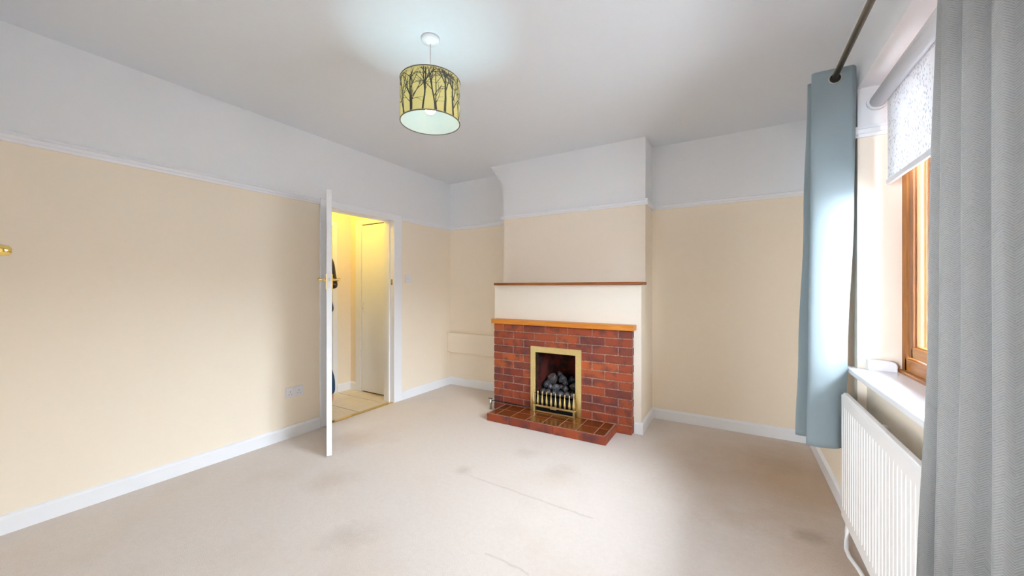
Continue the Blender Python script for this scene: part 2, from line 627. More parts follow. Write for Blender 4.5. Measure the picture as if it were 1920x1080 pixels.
# picture rails
struct('trim_1', run(RAIL, [((XL, YR1), (XL, ARL), (1, 0)), ((XL, ARR), (XL, YB), (1, 0))]), M['gloss'])
struct('trim_2', run(RAIL, [((XL, YB), (CX0, YB), (0, -1)), ((CX0, CYU), (CX0, YB), (-1, 0))]), M['gloss'])
struct('trim_3', run(RAIL, [((CX0 - 0.022, CYU), (CX1 + 0.022, CYU), (0, -1)), ((CX1, CYU), (CX1, YB), (1, 0))]), M['gloss'])
struct('trim_4', run(RAIL, [((CX1, YB), (XR, YB), (0, -1))]), M['gloss'])
struct('trim_5', run(RAIL, [((XR, RY1), (XR, YB), (-1, 0)), ((XR - 0.022, RY1), (0.69, RY1), (0, -1))]), M['gloss'])
# boxed-in pipe across the left alcove
struct('trim_6', box(XL, CX0, YB - 0.055, YB, 0.425, 0.674, 0.003), M['cream'])
# door architrave and lining
bm = bmesh.new()
for y0, y1 in ((ARL, DY0), (DY1, ARR)):
    bx(bm, XL - 0.001, XL + 0.018, y0, y1, 0, DZ + 0.07, 0, 0.004)
bx(bm, XL - 0.001, XL + 0.0175, ARL, ARR, DZ, DZ + 0.07, 0, 0.004)
struct('trim_7', bm, M['gloss'])
bm = bmesh.new()
bx(bm, XL - WT - 0.005, XL, DY1, DY1 + 0.03, 0, DZ + 0.03)
bx(bm, XL - WT - 0.005, XL, DY0 - 0.03, DY0, 0, DZ + 0.03)
bx(bm, XL - WT - 0.005, XL, DY0 - 0.03, DY1 + 0.03, DZ, DZ + 0.03)
bx(bm, XL - 0.085, XL - 0.048, DY1 - 0.013, DY1, 0, DZ, 0, 0.002)
bx(bm, XL - 0.085, XL - 0.048, DY0, DY0 + 0.013, 0, DZ, 0, 0.002)
bx(bm, XL - 0.085, XL - 0.048, DY0, DY1, DZ - 0.013, DZ, 0, 0.002)
lin = struct('trim_8', bm, M['gloss'])
obj('strike_plate', box(XL - 0.032, XL - 0.008, DY1 - 0.002, DY1, 1.285, 1.345, 0.0), M['brass'], lin)
struct('trim_9', box(XL - 0.045, XL + 0.006, DY0, DY1, 0.0, 0.007, 0.003), M['brass'])   # threshold strip

# ------------------------------------------------------------------ hallway
HX, HY0, HY1, HZ = -4.10, 1.0, 3.0, 2.45
bm = bmesh.new()
bx(bm, HX - 0.1, HX, HY0, HY1 + 0.1, -0.08, HZ)
bx(bm, HX, XL - WT, HY1, HY1 + 0.1, -0.08, HZ)
bx(bm, HX, XL - WT, HY0 - 0.1, HY0, -0.08, HZ)
bx(bm, XL - WT, XL - WT + 0.004, HY0, DY0 - 0.03, 0, HZ)
struct('wall_hall', bm, M['cream'])
struct('ceiling_hall', box(HX - 0.1, XL - WT, HY0 - 0.1, HY1 + 0.1, HZ, HZ + 0.08), M['ceil'])
fl = struct('floor_hall', box(HX, XL - 0.03, HY0, HY1, -0.08, -0.004), M['grout'])
xs = [HX, -3.88, -3.545, -3.235]
ys = [HY0, 1.15, 1.482, 1.814, 2.146, 2.478, 2.81, HY1]
for i in range(3):
    for j in range(7):
        obj('tile', box(xs[i] + 0.0055, xs[i + 1] - 0.0055, ys[j] + 0.0055, ys[j + 1] - 0.0055, -0.006, 0.0 , 0.0015), M['halltile'], fl)
struct('baseboard_hall', run(SK, [((HX, HY1), (HX, 2.81), (1, 0)), ((HX, HY0), (HX, 1.92), (1, 0)), ((HX, HY1), (-3.985, HY1), (0, -1))]), M['gloss'])
# closet door with its architrave
bm = bmesh.new()
bx(bm, -3.985, -3.885, HY1 - 0.02, HY1, 0, 2.075, 0, 0.004)
bx(bm, -3.985, XL - WT, HY1 - 0.0195, HY1, 2.012, 2.075, 0, 0.004)
bx(bm, -3.885, -3.875, HY1 - 0.003, HY1, 0, 2.012)
struct('trim_10', bm, M['gloss'])
obj('shadow_gap', box(-3.875, -3.35, HY1 - 0.0012, HY1 + 0.001, 0.0005, 2.0115), M['hole'], [o for o in COL.objects if o.name == 'trim_10'][0])  # dark sheet that paints the shade into the gaps round the closet door
d2 = struct('door_1', box(-3.876, -3.36, HY1 - 0.012, HY1 + 0.02, 0.012, 2.002, 0.002), M['gloss'])
bm = bmesh.new()
tube(bm, [(-3.845, HY1 - 0.010, 1.00), (-3.845, HY1 - 0.030, 1.01), (-3.845, HY1 - 0.036, 1.035), (-3.845, HY1 - 0.030, 1.06), (-3.845, HY1 - 0.010, 1.07)], 0.006, 8)
obj('bow_handle', bm, M['plastic'], d2)
# another white door on the far hall wall, seen only by its edge
bm = bmesh.new()
bx(bm, HX, HX + 0.02, 2.745, 2.806, 0, 2.04, 0, 0.004)
bx(bm, HX, HX + 0.02, 1.925, 1.985, 0, 2.04, 0, 0.004)
bx(bm, HX, HX + 0.0195, 1.925, 2.806, 1.98, 2.04, 0, 0.004)
struct('trim_11', bm, M['gloss'])
struct('door_2', box(HX - 0.005, HX + 0.012, 1.988, 2.742, 0.008, 1.977, 0.002), M['gloss'])

# ------------------------------------------------------------------ living-room door, standing open edge-on
hinge = Vector((XL + 0.014, 2.112, 0))
free = Vector((-2.580, 1.706, 0))
dirv = (free - hinge).normalized()
nrm = Vector((-dirv.y, dirv.x, 0))     # towards the back wall
L = (free - hinge).length
T = 0.036
d1 = sempty('door_3', hinge)
def dpt(a, n, z):
    p = hinge + dirv * a + nrm * n
    return Vector((p.x, p.y, z))
def dbox(bm, a0, a1, n0, n1, z0, z1, bev=0.0):
    fs = bx(bm, a0, a1, n0, n1, z0, z1, 0, bev)
def dmap(bm):
    for v in bm.verts:
        v.co = dpt(v.co.x, v.co.y, v.co.z)
    return bm
bm = bmesh.new()
dbox(bm, 0, L, -T / 2, T / 2, 0.008, 1.979, 0.0015)
leaf = obj('door_leaf', dmap(bm), M['gloss'], d1)
for s in (1, -1):
    bm = bmesh.new()
    dbox(bm, L - 0.075, L - 0.035, s * T / 2, s * (T / 2 + 0.006), 1.235, 1.355, 0.002)
    pl = obj('handle_plate', dmap(bm), M['brass'], d1)
    bm = bmesh.new()
    lathe(bm, [(0.011, 0), (0.010, 0.012), (0.007, 0.020), (0.008, 0.034), (0.0105, 0.038), (0.0105, 0.052), (0.007, 0.056)], (0, 0, 0), 14, 'y')
    for v in bm.verts:
        v.co = Vector((L - 0.055 + v.co.x, s * (T / 2 + 0.004 + v.co.y), 1.313 + v.co.z))
    obj('lever_neck', dmap(bm), M['brass'], d1)
    bm = bmesh.new()
    tube(bm, [(L - 0.052, s * (T / 2 + 0.045), 1.313), (L - 0.09, s * (T / 2 + 0.046), 1.315), (L - 0.13, s * (T / 2 + 0.045), 1.313), (L - 0.155, s * (T / 2 + 0.043), 1.309)], [0.009, 0.0085, 0.008, 0.006], 10)
    obj('lever', dmap(bm), M['brass'], d1)
bm = bmesh.new()
dbox(bm, L - 0.0005, L + 0.0012, -0.011, 0.011, 1.25, 1.375, 0.0)
lp = obj('latch_plate', dmap(bm), M['plastic'], d1)
bm = bmesh.new()
dbox(bm, L, L + 0.007, -0.006, 0.006, 1.303, 1.323, 0.002)
obj('latch_bolt', dmap(bm), M['steel'], d1)
for z in (0.22, 1.0, 1.75):
    bm = bmesh.new()
    lathe(bm, [(0.006, 0), (0.006, 0.09)], dpt(-0.006, -T / 2 - 0.002, z), 8)
    obj('hinge', bm, M['brass'], d1)

# ------------------------------------------------------------------ the closed half of the doorway beside the camera
d4 = sempty('door_4', (-1.75, -0.02, 0))
obj('door_leaf', box(-1.75, -0.955, -0.020, 0.018, 0.008, 1.99, 0.002), M['gloss'], d4)
obj('handle_plate', box(-1.033, -0.993, 0.018, 0.024, 1.235, 1.355, 0.002), M['brass'], d4)
bm = bmesh.new()
lathe(bm, [(0.011, 0), (0.010, 0.015), (0.008, 0.028), (0.0082, 0.046), (0.0092, 0.066), (0.0096, 0.080), (0.0082, 0.0875), (0.004, 0.090)], (-1.012, 0.022, 1.3105), 18, 'y')
obj('handle_knob', bm, M['brass'], d4)

# ------------------------------------------------------------------ window in the right-hand recess
w = sempty('window_1', (0.72, (RY0 + RY1) / 2, ZS))
FXa, FXb = 0.690, 0.730
def frame_ring(y0, y1, z0, z1, x0, x1, wd):
    a, b = bmesh.new(), bmesh.new()
    for yy in (y0, y1 - wd):
        bx(a, x0, x1, yy, yy + wd, z0, z1, 0, 0.004, 2)
    for zz in (z0, z1 - wd):
        bx(b, x0, x1, y0 + wd * 0.6, y1 - wd * 0.6, zz, zz + wd, 0, 0.004, 2)
    return a, b
a, b = frame_ring(RY0, RY1, ZS + 0.012, ZL, FXa, FXb, 0.060)
obj('frame_stile', a, M['oak_z'], w)
obj('frame_rail', b, M['oak_y'], w)
obj('frame_cill', box(0.672, FXb, RY0, RY1, ZS - 0.03, ZS + 0.014, 0.004, 2), M['oak_y'], w)
n_l = 3
yy0, yy1 = RY0 + 0.06, RY1 - 0.06
wd = (yy1 - yy0 - 0.05 * (n_l - 1)) / n_l
for k in range(n_l):
    y0 = yy0 + k * (wd + 0.05)
    y1 = y0 + wd
    if k:
        obj('mullion', box(FXa, FXb, y0 - 0.05, y0, ZS + 0.06, ZL - 0.05, 0.004), M['oak_z'], w)
    a, b = frame_ring(y0 + 0.006, y1 - 0.006, ZS + 0.080, ZL - 0.066, FXa + 0.004, FXb - 0.0015, 0.050)
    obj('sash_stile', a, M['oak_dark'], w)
    obj('sash_rail', b, M['oak_y'], w)
    a, b = frame_ring(y0 + 0.050, y1 - 0.050, ZS + 0.124, ZL - 0.110, FXa + 0.014, FXa + 0.0315, 0.012)
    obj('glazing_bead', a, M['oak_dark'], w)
    obj('glazing_bead', b, M['oak_y'], w)
    obj('pane', box(0.7215, 0.7275, y0 + 0.052, y1 - 0.052, ZS + 0.126, ZL - 0.112), M['glass'], w)
sill_b = bmesh.new()
bx(sill_b, 0.490, 0.690, RY0 + 0.002, RY1 - 0.002, ZS - 0.026, ZS, 0, 0.006, 2)
bx(sill_b, 0.490, XR - 0.001, RY1 - 0.01, RY1 + 0.05, ZS - 0.026, ZS, 0, 0.006, 2)
obj('window_sill', sill_b, M['gloss'], w)
struct('trim_12', box(0.736, XO + 0.006, RY1 - 0.006, RY1 + 0.04, ZS - 0.05, ZL, 0.0), NT('grey_outer_lining').set(srgb(176, 174, 188), 0.8).m)
# unseen window of the adjoining room, added as soft fill from behind
w2 = sempty('window_2', (-2.05, Y2 - 0.05, 0.45))
bm = bmesh.new()
for x in (-2.7, -2.08, -1.46):
    bx(bm, x, x + 0.06, Y2 - 0.08, Y2 - 0.02, 0.45, 2.15, 0, 0.003)
for z in (0.45, 2.09):
    bx(bm, -2.7, -1.4, Y2 - 0.08, Y2 - 0.02, z, z + 0.06, 0, 0.003)
obj('frame', bm, M['gloss'], w2)
for x0, x1 in ((-2.64, -2.08), (-2.02, -1.46)):
    obj('pane', box(x0, x1, Y2 - 0.053, Y2 - 0.047, 0.51, 2.09), M['glass'], w2)
# outside: paving and the neighbouring house
g = struct('floor_outside', box(-14, 14, -14, 14, -0.32, -0.15), M['paving'])
struct('ceiling_porch', box(XO + 0.001, 1.70, -2.0, 4.5, 2.36, 2.48), M['gloss'])  # unseen overhang added to cut high sky light on the floor
g2 = struct('wall_neighbour', box(5.2, 5.6, -6, 10, -0.15, 2.2), M['render'])

# ------------------------------------------------------------------ brick fireplace
BX0, BX1, BY, BZ = -2.140, -0.745, 3.252, 0.887
PX, PZ = (BX1 - BX0) / 6, BZ / 12
GX0, GX1, GZ0, GZ1 = -1.706, -1.190, 0.072, 0.688      # brass frame outline
fp = thing('brick_fireplace', 'red brick fireplace surround built against the chimney breast', 'fireplace', ((BX0 + BX1) / 2, BY, 0))
J = 0.0037
bm = bmesh.new()
for c in ((BX0 + 0.006, GX0 + 0.02, 0, BZ), (GX1 - 0.02, BX1 - 0.006, 0, BZ), (GX0 + 0.02, GX1 - 0.02, GZ1 - 0.02, BZ)):
    bx(bm, c[0], c[1], BY + 0.006, CYL - 0.0005, c[2], c[3])
obj('mortar', bm, M['mortar'], fp)
brick_cache = {}
def add_piece(name, x0, x1, y0, y1, z0, z1, mat, parent, bev=0.004):
    key = (name, round(x1 - x0, 3), round(y1 - y0, 3), round(z1 - z0, 3))
    c = Vector(((x0 + x1) / 2, (y0 + y1) / 2, (z0 + z1) / 2))
    if key not in brick_cache:
        b = box(-(x1 - x0) / 2, (x1 - x0) / 2, -(y1 - y0) / 2, (y1 - y0) / 2, -(z1 - z0) / 2, (z1 - z0) / 2, bev)
        bmesh.ops.recalc_face_normals(b, faces=b.faces[:])
        me = bpy.data.meshes.new(name)
        b.to_mesh(me)
        b.free()
        me.materials.append(mat)
        brick_cache[key] = me
    o = bpy.data.objects.new(name, brick_cache[key])
    COL.objects.link(o)
    o.parent = parent
    o.location = c - Vector(parent.location)
    return o
for r in range(12):
    z1 = BZ - r * PZ
    z0 = z1 - PZ
    if r % 2 == 0:
        e = [BX0, BX0 + PX / 2] + [BX0 + PX / 2 + PX * k for k in range(1, 6)] + [BX1]
    else:
        e = [BX0 + PX * k for k in range(7)]
    for x0, x1 in zip(e, e[1:]):
        za, zb = z0 + J, z1 - J
        segs = [(x0 + J, x1 - J)]
        if x0 == BX0:
            segs = [(x0, x1 - J)]
        if x1 == BX1:
            segs = [(x0 + J, x1)]
        if z0 < GZ1 - 0.03:        # cut at the brass frame
            out = []
            for s0, s1 in segs:
                if s1 <= GX0 + 0.012 or s0 >= GX1 - 0.012:
                    out.append((s0, s1))
                    continue
                if s0 < GX0:
                    out.append((s0, GX0 + 0.010))
                if s1 > GX1:
                    out.append((GX1 - 0.010, s1))
            segs = out
        for s0, s1 in segs:
            if s1 - s0 < 0.012:
                continue
            dy = rnd.choice((0.0, 0.001, 0.002, -0.001))
            add_piece('brick', s0, s1, BY + dy, CYL - 0.002, za, zb, M['brick'], fp)

mt = obj('mantel_shelf', box(-2.155, -0.724, 3.220, CYL - 0.001, 0.8875, 0.933, 0.004, 2), M['mantel'])
tag(mt, 'thick orange oak mantel shelf lying on top of the brick fireplace', 'shelf')
us = obj('wall_shelf', box(-2.160, -0.660, 3.278, 3.425, CZ + 0.0005, 1.302, 0.003, 2), M['shelf_dark'])
tag(us, 'thin dark brown wooden shelf on the chimney breast, above the mantel', 'shelf')

# hearth
HX0_, HX1_, HYF, HZT = -2.012, -0.876, 2.935, 0.072
he = thing('tiled_hearth', 'raised hearth of brown glazed tiles with brick edging, on the carpet', 'hearth', ((HX0_ + HX1_) / 2, HYF, 0))
obj('mortar_bed', box(HX0_ + 0.008, HX1_ - 0.008, HYF + 0.008, BY - 0.003, 0, HZT - 0.0018), M['mortar'], he)
for k in range(5):
    p = (HX1_ - HX0_) / 5
    add_piece('brick', HX0_ + p * k + (0 if k == 0 else 0.003), HX0_ + p * (k + 1) - (0 if k == 4 else 0.003), HYF, HYF + 0.022, 0.0005, HZT - 0.003, M['brick'], he, 0.003)
for xa, xb in ((HX0_, HX0_ + 0.022), (HX1_ - 0.022, HX1_)):
    add_piece('brick', xa, xb, HYF + 0.025, HYF + 0.170, 0.0005, HZT - 0.003, M['brick'], he, 0.003)
    add_piece('brick', xa, xb, HYF + 0.176, BY - 0.003, 0.0005, HZT - 0.003, M['brick'], he, 0.003)
xe = [HX0_ + 0.016, -1.916, -1.762, -1.605, -1.448, -1.291, -1.134, -0.979, HX1_ - 0.016]
ye = [HYF + 0.014, 3.100, BY - 0.004]
for i in range(8):
    for j in range(2):
        add_piece('tile', xe[i] + 0.003, xe[i + 1] - 0.003, ye[j] + 0.003, ye[j + 1] - 0.003, 0.055, HZT, M['quarry'], he, 0.002)

# ------------------------------------------------------------------ gas fire set in the fireplace
gf = thing('gas_fire', 'inset gas fire with brass frame and black recess, in the brick fireplace', 'fire', ((GX0 + GX1) / 2, BY, GZ0))
FW = 0.055
bm = bmesh.new()
yf0, yf1 = BY - 0.014, BY + 0.02
def fpoly(pts):
    prism(bm, [(x, yf0, z) for x, z in pts], (0, yf1 - yf0, 0))
gx0, gx1, gz0, gz1 = GX0, GX1, GZ0 + 0.001, GZ1
fpoly([(gx0, gz1), (gx1, gz1), (gx1 - FW, gz1 - FW), (gx0 + FW, gz1 - FW)])
fpoly([(gx0, gz0), (gx0, gz1), (gx0 + FW, gz1 - FW), (gx0 + FW, gz0)])
fpoly([(gx1, gz0), (gx1 - FW, gz0), (gx1 - FW, gz1 - FW), (gx1, gz1)])
bmesh.ops.remove_doubles(bm, verts=bm.verts[:], dist=1e-5)
obj('brass_frame', bm, M['brass_frame'], gf)['label'] = 'polished brass frame'
# recess
bm = bmesh.new()
x0, x1, yb_ = GX0 + FW - 0.004, GX1 - FW + 0.004, 3.60
z0, z1 = GZ0 + 0.002, GZ1 - FW + 0.004
tw = 0.05
P = {}
for nm, (x, y, z) in {'a0': (x0, yf1, z0), 'b0': (x1, yf1, z0), 'c0': (x1 - tw, yb_, z0), 'd0': (x0 + tw, yb_, z0),
                      'a1': (x0, yf1, z1), 'b1': (x1, yf1, z1), 'c1': (x1 - tw, yb_ - 0.1, z1), 'd1': (x0 + tw, yb_ - 0.1, z1)}.items():
    P[nm] = bm.verts.new((x, y, z))
for q in (('a0', 'd0', 'd1', 'a1'), ('d0', 'c0', 'c1', 'd1'), ('c0', 'b0', 'b1', 'c1'), ('a1', 'd1', 'c1', 'b1'), ('a0', 'b0', 'c0', 'd0')):
    bm.faces.new([P[k] for k in q])
bmesh.ops.solidify(bm, geom=bm.faces[:], thickness=-0.004)
obj('fire_recess', bm, M['fireback'], gf)
# black coal tray and ash panel
bm = bmesh.new()
bx(bm, x0 + 0.012, x1 - 0.012, 3.262, 3.50, 0.100, 0.150, 0, 0.004)
bx(bm, x0 + 0.006, x1 - 0.006, 3.250, 3.262, 0.0745, 0.215, 0, 0.003)
obj('coal_tray', bm, M['black'], gf)
# brass fret standing in front
fr = bpy.data.objects.new('fire_fret', None)
bm = bmesh.new()
bx(bm, x0 + 0.012, x1 - 0.012, 3.196, 3.212, 0.125, 0.141, 0, 0.003)
bx(bm, (x0 + x1) / 2 - 0.03, (x0 + x1) / 2 + 0.03, 3.194, 3.212, 0.118, 0.145, 0, 0.003)
fret = obj('fire_fret', bm, M['brass_frame'], gf)
fret['label'] = 'brass fret of bottle-shaped bars'
def fretpart(name, b, m=None):
    return obj(name, b, m or M['brass_frame'], fret)
b = bmesh.new()
bx(b, x0 + 0.014, x1 - 0.014, 3.204, 3.212, 0.0735, 0.086, 0, 0.002)
fretpart('lower_rail', b)
b = bmesh.new()
tube(b, [(x0 + 0.01, 3.208, 0.252), (x1 - 0.01, 3.208, 0.252)], 0.003, 8)
fretpart('top_wire', b, M['black'])
nb = 8
bar_me = None
for k in range(nb):
    xk = x0 + 0.048 + (x1 - x0 - 0.096) * k / (nb - 1)
    b = bmesh.new()
    lathe(b, [(0.004, 0.141), (0.0095, 0.150), (0.0125, 0.168), (0.0120, 0.185), (0.0085, 0.210), (0.0050, 0.236), (0.0042, 0.250), (0.0062, 0.256), (0.0070, 0.263), (0.0050, 0.270), (0.001, 0.273)], (xk, 3.203, 0), 12)
    fretpart('fret_bar', b)
for xk, s in ((x0 + 0.004, -1), (x1 - 0.004, 1)):
    b = bmesh.new()
    lathe(b, [(0.004, 0.135), (0.012, 0.150), (0.014, 0.175), (0.0125, 0.20), (0.008, 0.235), (0.005, 0.262), (0.0045, 0.275), (0.0075, 0.283), (0.0075, 0.290), (0.004, 0.297), (0.001, 0.299)], (xk, 3.200, 0), 12)
    bx(b, xk - 0.009, xk + 0.009, 3.192, 3.210, 0.0728, 0.140, 0, 0.003)
    bx(b, xk - 0.006, xk + 0.006, 3.205, 3.245, 0.118, 0.132, 0, 0.002)
    fretpart('fret_post', b)

# coals
def coal(x, y, z, r, label, seed, sc=(1, 1, 1), group='coals heaped in the gas fire'):
    q = random.Random(seed)
    bm = bmesh.new()
    bmesh.ops.create_icosphere(bm, subdivisions=2, radius=1)
    off = Vector((q.random() * 20, q.random() * 20, q.random() * 20))
    ax = [Vector((q.uniform(-1, 1), q.uniform(-1, 1), q.uniform(-1, 1))).normalized() for _ in range(11)]
    for v in bm.verts:
        n = v.co.normalized()
        d = 1.0
        for a_ in ax:                      # chopped facets
            dp = n.dot(a_)
            if dp > 0.70:
                d = min(d, 0.70 / dp)
        d *= 1 + 0.12 * mnoise.noise(n * 2.2 + off)
        v.co = Vector((n.x * sc[0], n.y * sc[1], n.z * sc[2])) * r * d
    for f in bm.faces:
        f.smooth = False
    bmesh.ops.rotate(bm, verts=bm.verts[:], cent=(0, 0, 0), matrix=Matrix.Rotation(q.uniform(-0.5, 0.5), 3, 'Y'))
    o = obj('coal', bm, M['coal'])
    o.location = (x, y, z)
    tag(o, label, 'coal', group)
    return o
ctop = thing  # (kept for readability below)
G_COAL = 'coals heaped in the gas fire'
coal(-1.548, 3.410, 0.356, 0.066, 'largest ash-streaked coal standing at the top of the heap', 3, (0.85, 0.8, 1.1))
coal(-1.440, 3.415, 0.364, 0.052, 'blue-grey tilted square coal at the top right of the heap', 5, (1, 0.8, 0.9))
coal(-1.588, 3.352, 0.300, 0.048, 'rounded grey coal at the left end of the heap', 9, (0.9, 0.9, 0.95))
coal(-1.482, 3.345, 0.294, 0.044, 'blue-grey block-shaped coal in the middle of the heap', 15, (1.05, 0.8, 0.9))
front = ('leftmost coal', 'second coal from the left', 'third coal from the left', 'third coal from the right', 'second coal from the right', 'rightmost coal')
for i_, (x, z) in enumerate(((-1.600, 0.247), (-1.546, 0.246), (-1.484, 0.245), (-1.420, 0.244), (-1.358, 0.246), (-1.300, 0.247))):
    coal(x, 3.300, z, 0.036, front[i_] + ' in the front row behind the brass fret', 40 + i_)
for i_, (x, y, z, r, t_) in enumerate((
        (-1.540, 3.338, 0.290, 0.031, 'small brownish coal between the rounded left coal and the middle block'),
        (-1.400, 3.380, 0.335, 0.036, 'reddish-grey coal just under the tilted square coal'),
        (-1.385, 3.338, 0.292, 0.035, 'grey coal above the right end of the front row'),
        (-1.316, 3.372, 0.312, 0.042, 'dark coal at the right end of the heap against the fire wall'),
        (-1.432, 3.350, 0.302, 0.024, 'smallest pale coal wedged beside the middle block'),
        (-1.566, 3.462, 0.366, 0.032, 'dark coal at the back left of the heap'),
        (-1.490, 3.462, 0.392, 0.038, 'dark coal at the very back of the heap, peeping over the top'),
        (-1.360, 3.440, 0.352, 0.044, 'dark coal at the back right of the heap'))):
    coal(x, y, z, r, t_, 60 + i_)
for i_, (x, y, z, r, t_) in enumerate(((-1.555, 3.390, 0.235, 0.055, 'left'), (-1.445, 3.395, 0.235, 0.055, 'middle'), (-1.335, 3.390, 0.230, 0.052, 'right'))):
    coal(x, y, z, r, 'dark coal buried in the ' + t_ + ' of the heap under the paler coals', 80 + i_)

# gas valve at the left foot of the brickwork, with its pipe along the hearth
gv = thing('gas_valve', 'small chrome gas tap at the left foot of the brick fireplace', 'valve', (-2.165, 3.225, 0))
bm = bmesh.new()
lathe(bm, [(0.011, 0.0005), (0.011, 0.05), (0.015, 0.055), (0.015, 0.082), (0.011, 0.087), (0.011, 0.104), (0.006, 0.108)], (-2.165, 3.225, 0), 12)
obj('valve_body', bm, M['steel'], gv)
bm = bmesh.new()
bx(bm, -2.190, -2.140, 3.221, 3.229, 0.108, 0.116, 0, 0.002)
obj('valve_tap', bm, M['black'], gv)
bm = bmesh.new()
tube(bm, [(-2.165, 3.228, 0.070), (-2.145, 3.240, 0.092), (-2.0, 3.2435, 0.093), (-1.80, 3.2435, 0.090), (-1.716, 3.2435, 0.088)], 0.005, 8)
obj('gas_pipe', bm, M['black'], gv)

# ------------------------------------------------------------------ sockets and switch
sk = thing('double_socket', 'white double power socket on the cream wall, low beside the open door', 'socket', (XL, 1.797, 0.378))
obj('socket_plate', box(XL + 0.0005, XL + 0.009, 1.724, 1.870, 0.335, 0.421, 0.003, 2), M['plastic'], sk)
for yc in (1.761, 1.833):
    for (dy, dz, hw, hh) in ((0, 0.014, 0.002, 0.004), (-0.011, -0.008, 0.0035, 0.0018), (0.011, -0.008, 0.0035, 0.0018)):
        obj('pin_hole', box(XL + 0.008, XL + 0.0094, yc + dy - hw, yc + dy + hw, 0.368 + dz - hh, 0.368 + dz + hh), M['hole'], sk)
for yc in (1.787, 1.807):
    obj('rocker', box(XL + 0.008, XL + 0.012, yc - 0.006, yc + 0.006, 0.392, 0.412, 0.001), M['plastic'], sk)
sw = thing('light_switch', 'white square light switch plate on the wall right of the doorway', 'switch', (XL, 3.080, 1.355))
obj('switch_plate', box(XL + 0.0005, XL + 0.008, 3.034, 3.126, 1.309, 1.401, 0.003, 2), M['plastic'], sw)
for yc in (3.069, 3.091):
    obj('rocker', box(XL + 0.007, XL + 0.012, yc - 0.007, yc + 0.007, 1.342, 1.368, 0.0015), M['plastic'], sw)

# ------------------------------------------------------------------ pendant lamp
pl = thing('pendant_lamp', 'drum pendant lamp with bare-tree print shade, hanging from the ceiling', 'lamp', (LAMP.x, LAMP.y, ZC))
bm = bmesh.new()
lathe(bm, [(0.050, -0.0005), (0.050, -0.010), (0.044, -0.020), (0.020, -0.026), (0.009, -0.034)], (LAMP.x, LAMP.y, ZC), 28)
obj('ceiling_rose', bm, M['plastic'], pl)
SZ0, SZ1, SR = 2.145, 2.368, 0.158
bm = bmesh.new()
tube(bm, [(LAMP.x, LAMP.y, ZC - 0.03), (LAMP.x, LAMP.y, 2.34)], 0.0035, 8)
obj('cable', bm, M['plastic'], pl)
bm = bmesh.new()
lathe(bm, [(0.008, 2.355), (0.019, 2.345), (0.019, 2.300), (0.016, 2.285)], (LAMP.x, LAMP.y, 0), 16)
obj('bulb_holder', bm, M['plastic'], pl)
bm = bmesh.new()
lathe(bm, [(0.013, 2.286), (0.016, 2.272), (0.026, 2.252), (0.031, 2.232), (0.029, 2.212), (0.020, 2.200), (0.006, 2.195)], (LAMP.x, LAMP.y, 0), 20)
bulb = obj('bulb', bm, M['bulb'], pl)
TILT = 0.0
NS = 72
def ringpt(a, r, z):
    return (LAMP.x + math.cos(a) * r, LAMP.y + math.sin(a) * r, z)
bm = bmesh.new()
for rr, flip in ((SR, False),):
    lo = [bm.verts.new(ringpt(2 * PI * k / NS, rr, SZ0)) for k in range(NS)]
    hi = [bm.verts.new(ringpt(2 * PI * k / NS, rr, SZ1)) for k in range(NS)]
    for k in range(NS):
        f = bm.faces.new((lo[k], lo[(k + 1) % NS], hi[(k + 1) % NS], hi[k]))
        f.smooth = True
shade = obj('lamp_shade', bm, M['shade'], pl)
bm = bmesh.new()
lo = [bm.verts.new(ringpt(2 * PI * k / NS, SR - 0.0015, SZ0)) for k in range(NS)]
hi = [bm.verts.new(ringpt(2 * PI * k / NS, SR - 0.0015, SZ1)) for k in range(NS)]
for k in range(NS):
    f = bm.faces.new((hi[k], hi[(k + 1) % NS], lo[(k + 1) % NS], lo[k]))
    f.smooth = True
obj('shade_lining', bm, M['lining'], shade, fix=False)
def torus(bm, c, R, r, n=64, m=6):
    c = Vector(c)
    rings = []
    for i in range(n):
        a = 2 * PI * i / n
        rings.append([bm.verts.new(c + Vector((math.cos(a) * (R + r * math.cos(2 * PI * j / m)), math.sin(a) * (R + r * math.cos(2 * PI * j / m)), r * math.sin(2 * PI * j / m)))) for j in range(m)])
    for i in range(n):
        A, B = rings[i], rings[(i + 1) % n]
        for j in range(m):
            f = bm.faces.new((A[j], B[j], B[(j + 1) % m], A[(j + 1) % m]))
            f.smooth = True
for z in (SZ0, SZ1):
    bm = bmesh.new()
    torus(bm, (LAMP.x, LAMP.y, z), SR, 0.0028)
    obj('rim', bm, M['rim'], shade)
bm = bmesh.new()     # spider that carries the shade
for k in range(3):
    a = 2 * PI * k / 3 + 0.4
    tube(bm, [ringpt(a, 0.019, 2.33), ringpt(a, SR - 0.002, SZ1 - 0.006)], 0.0018, 6)
obj('shade_carrier', bm, M['plastic'], shade)
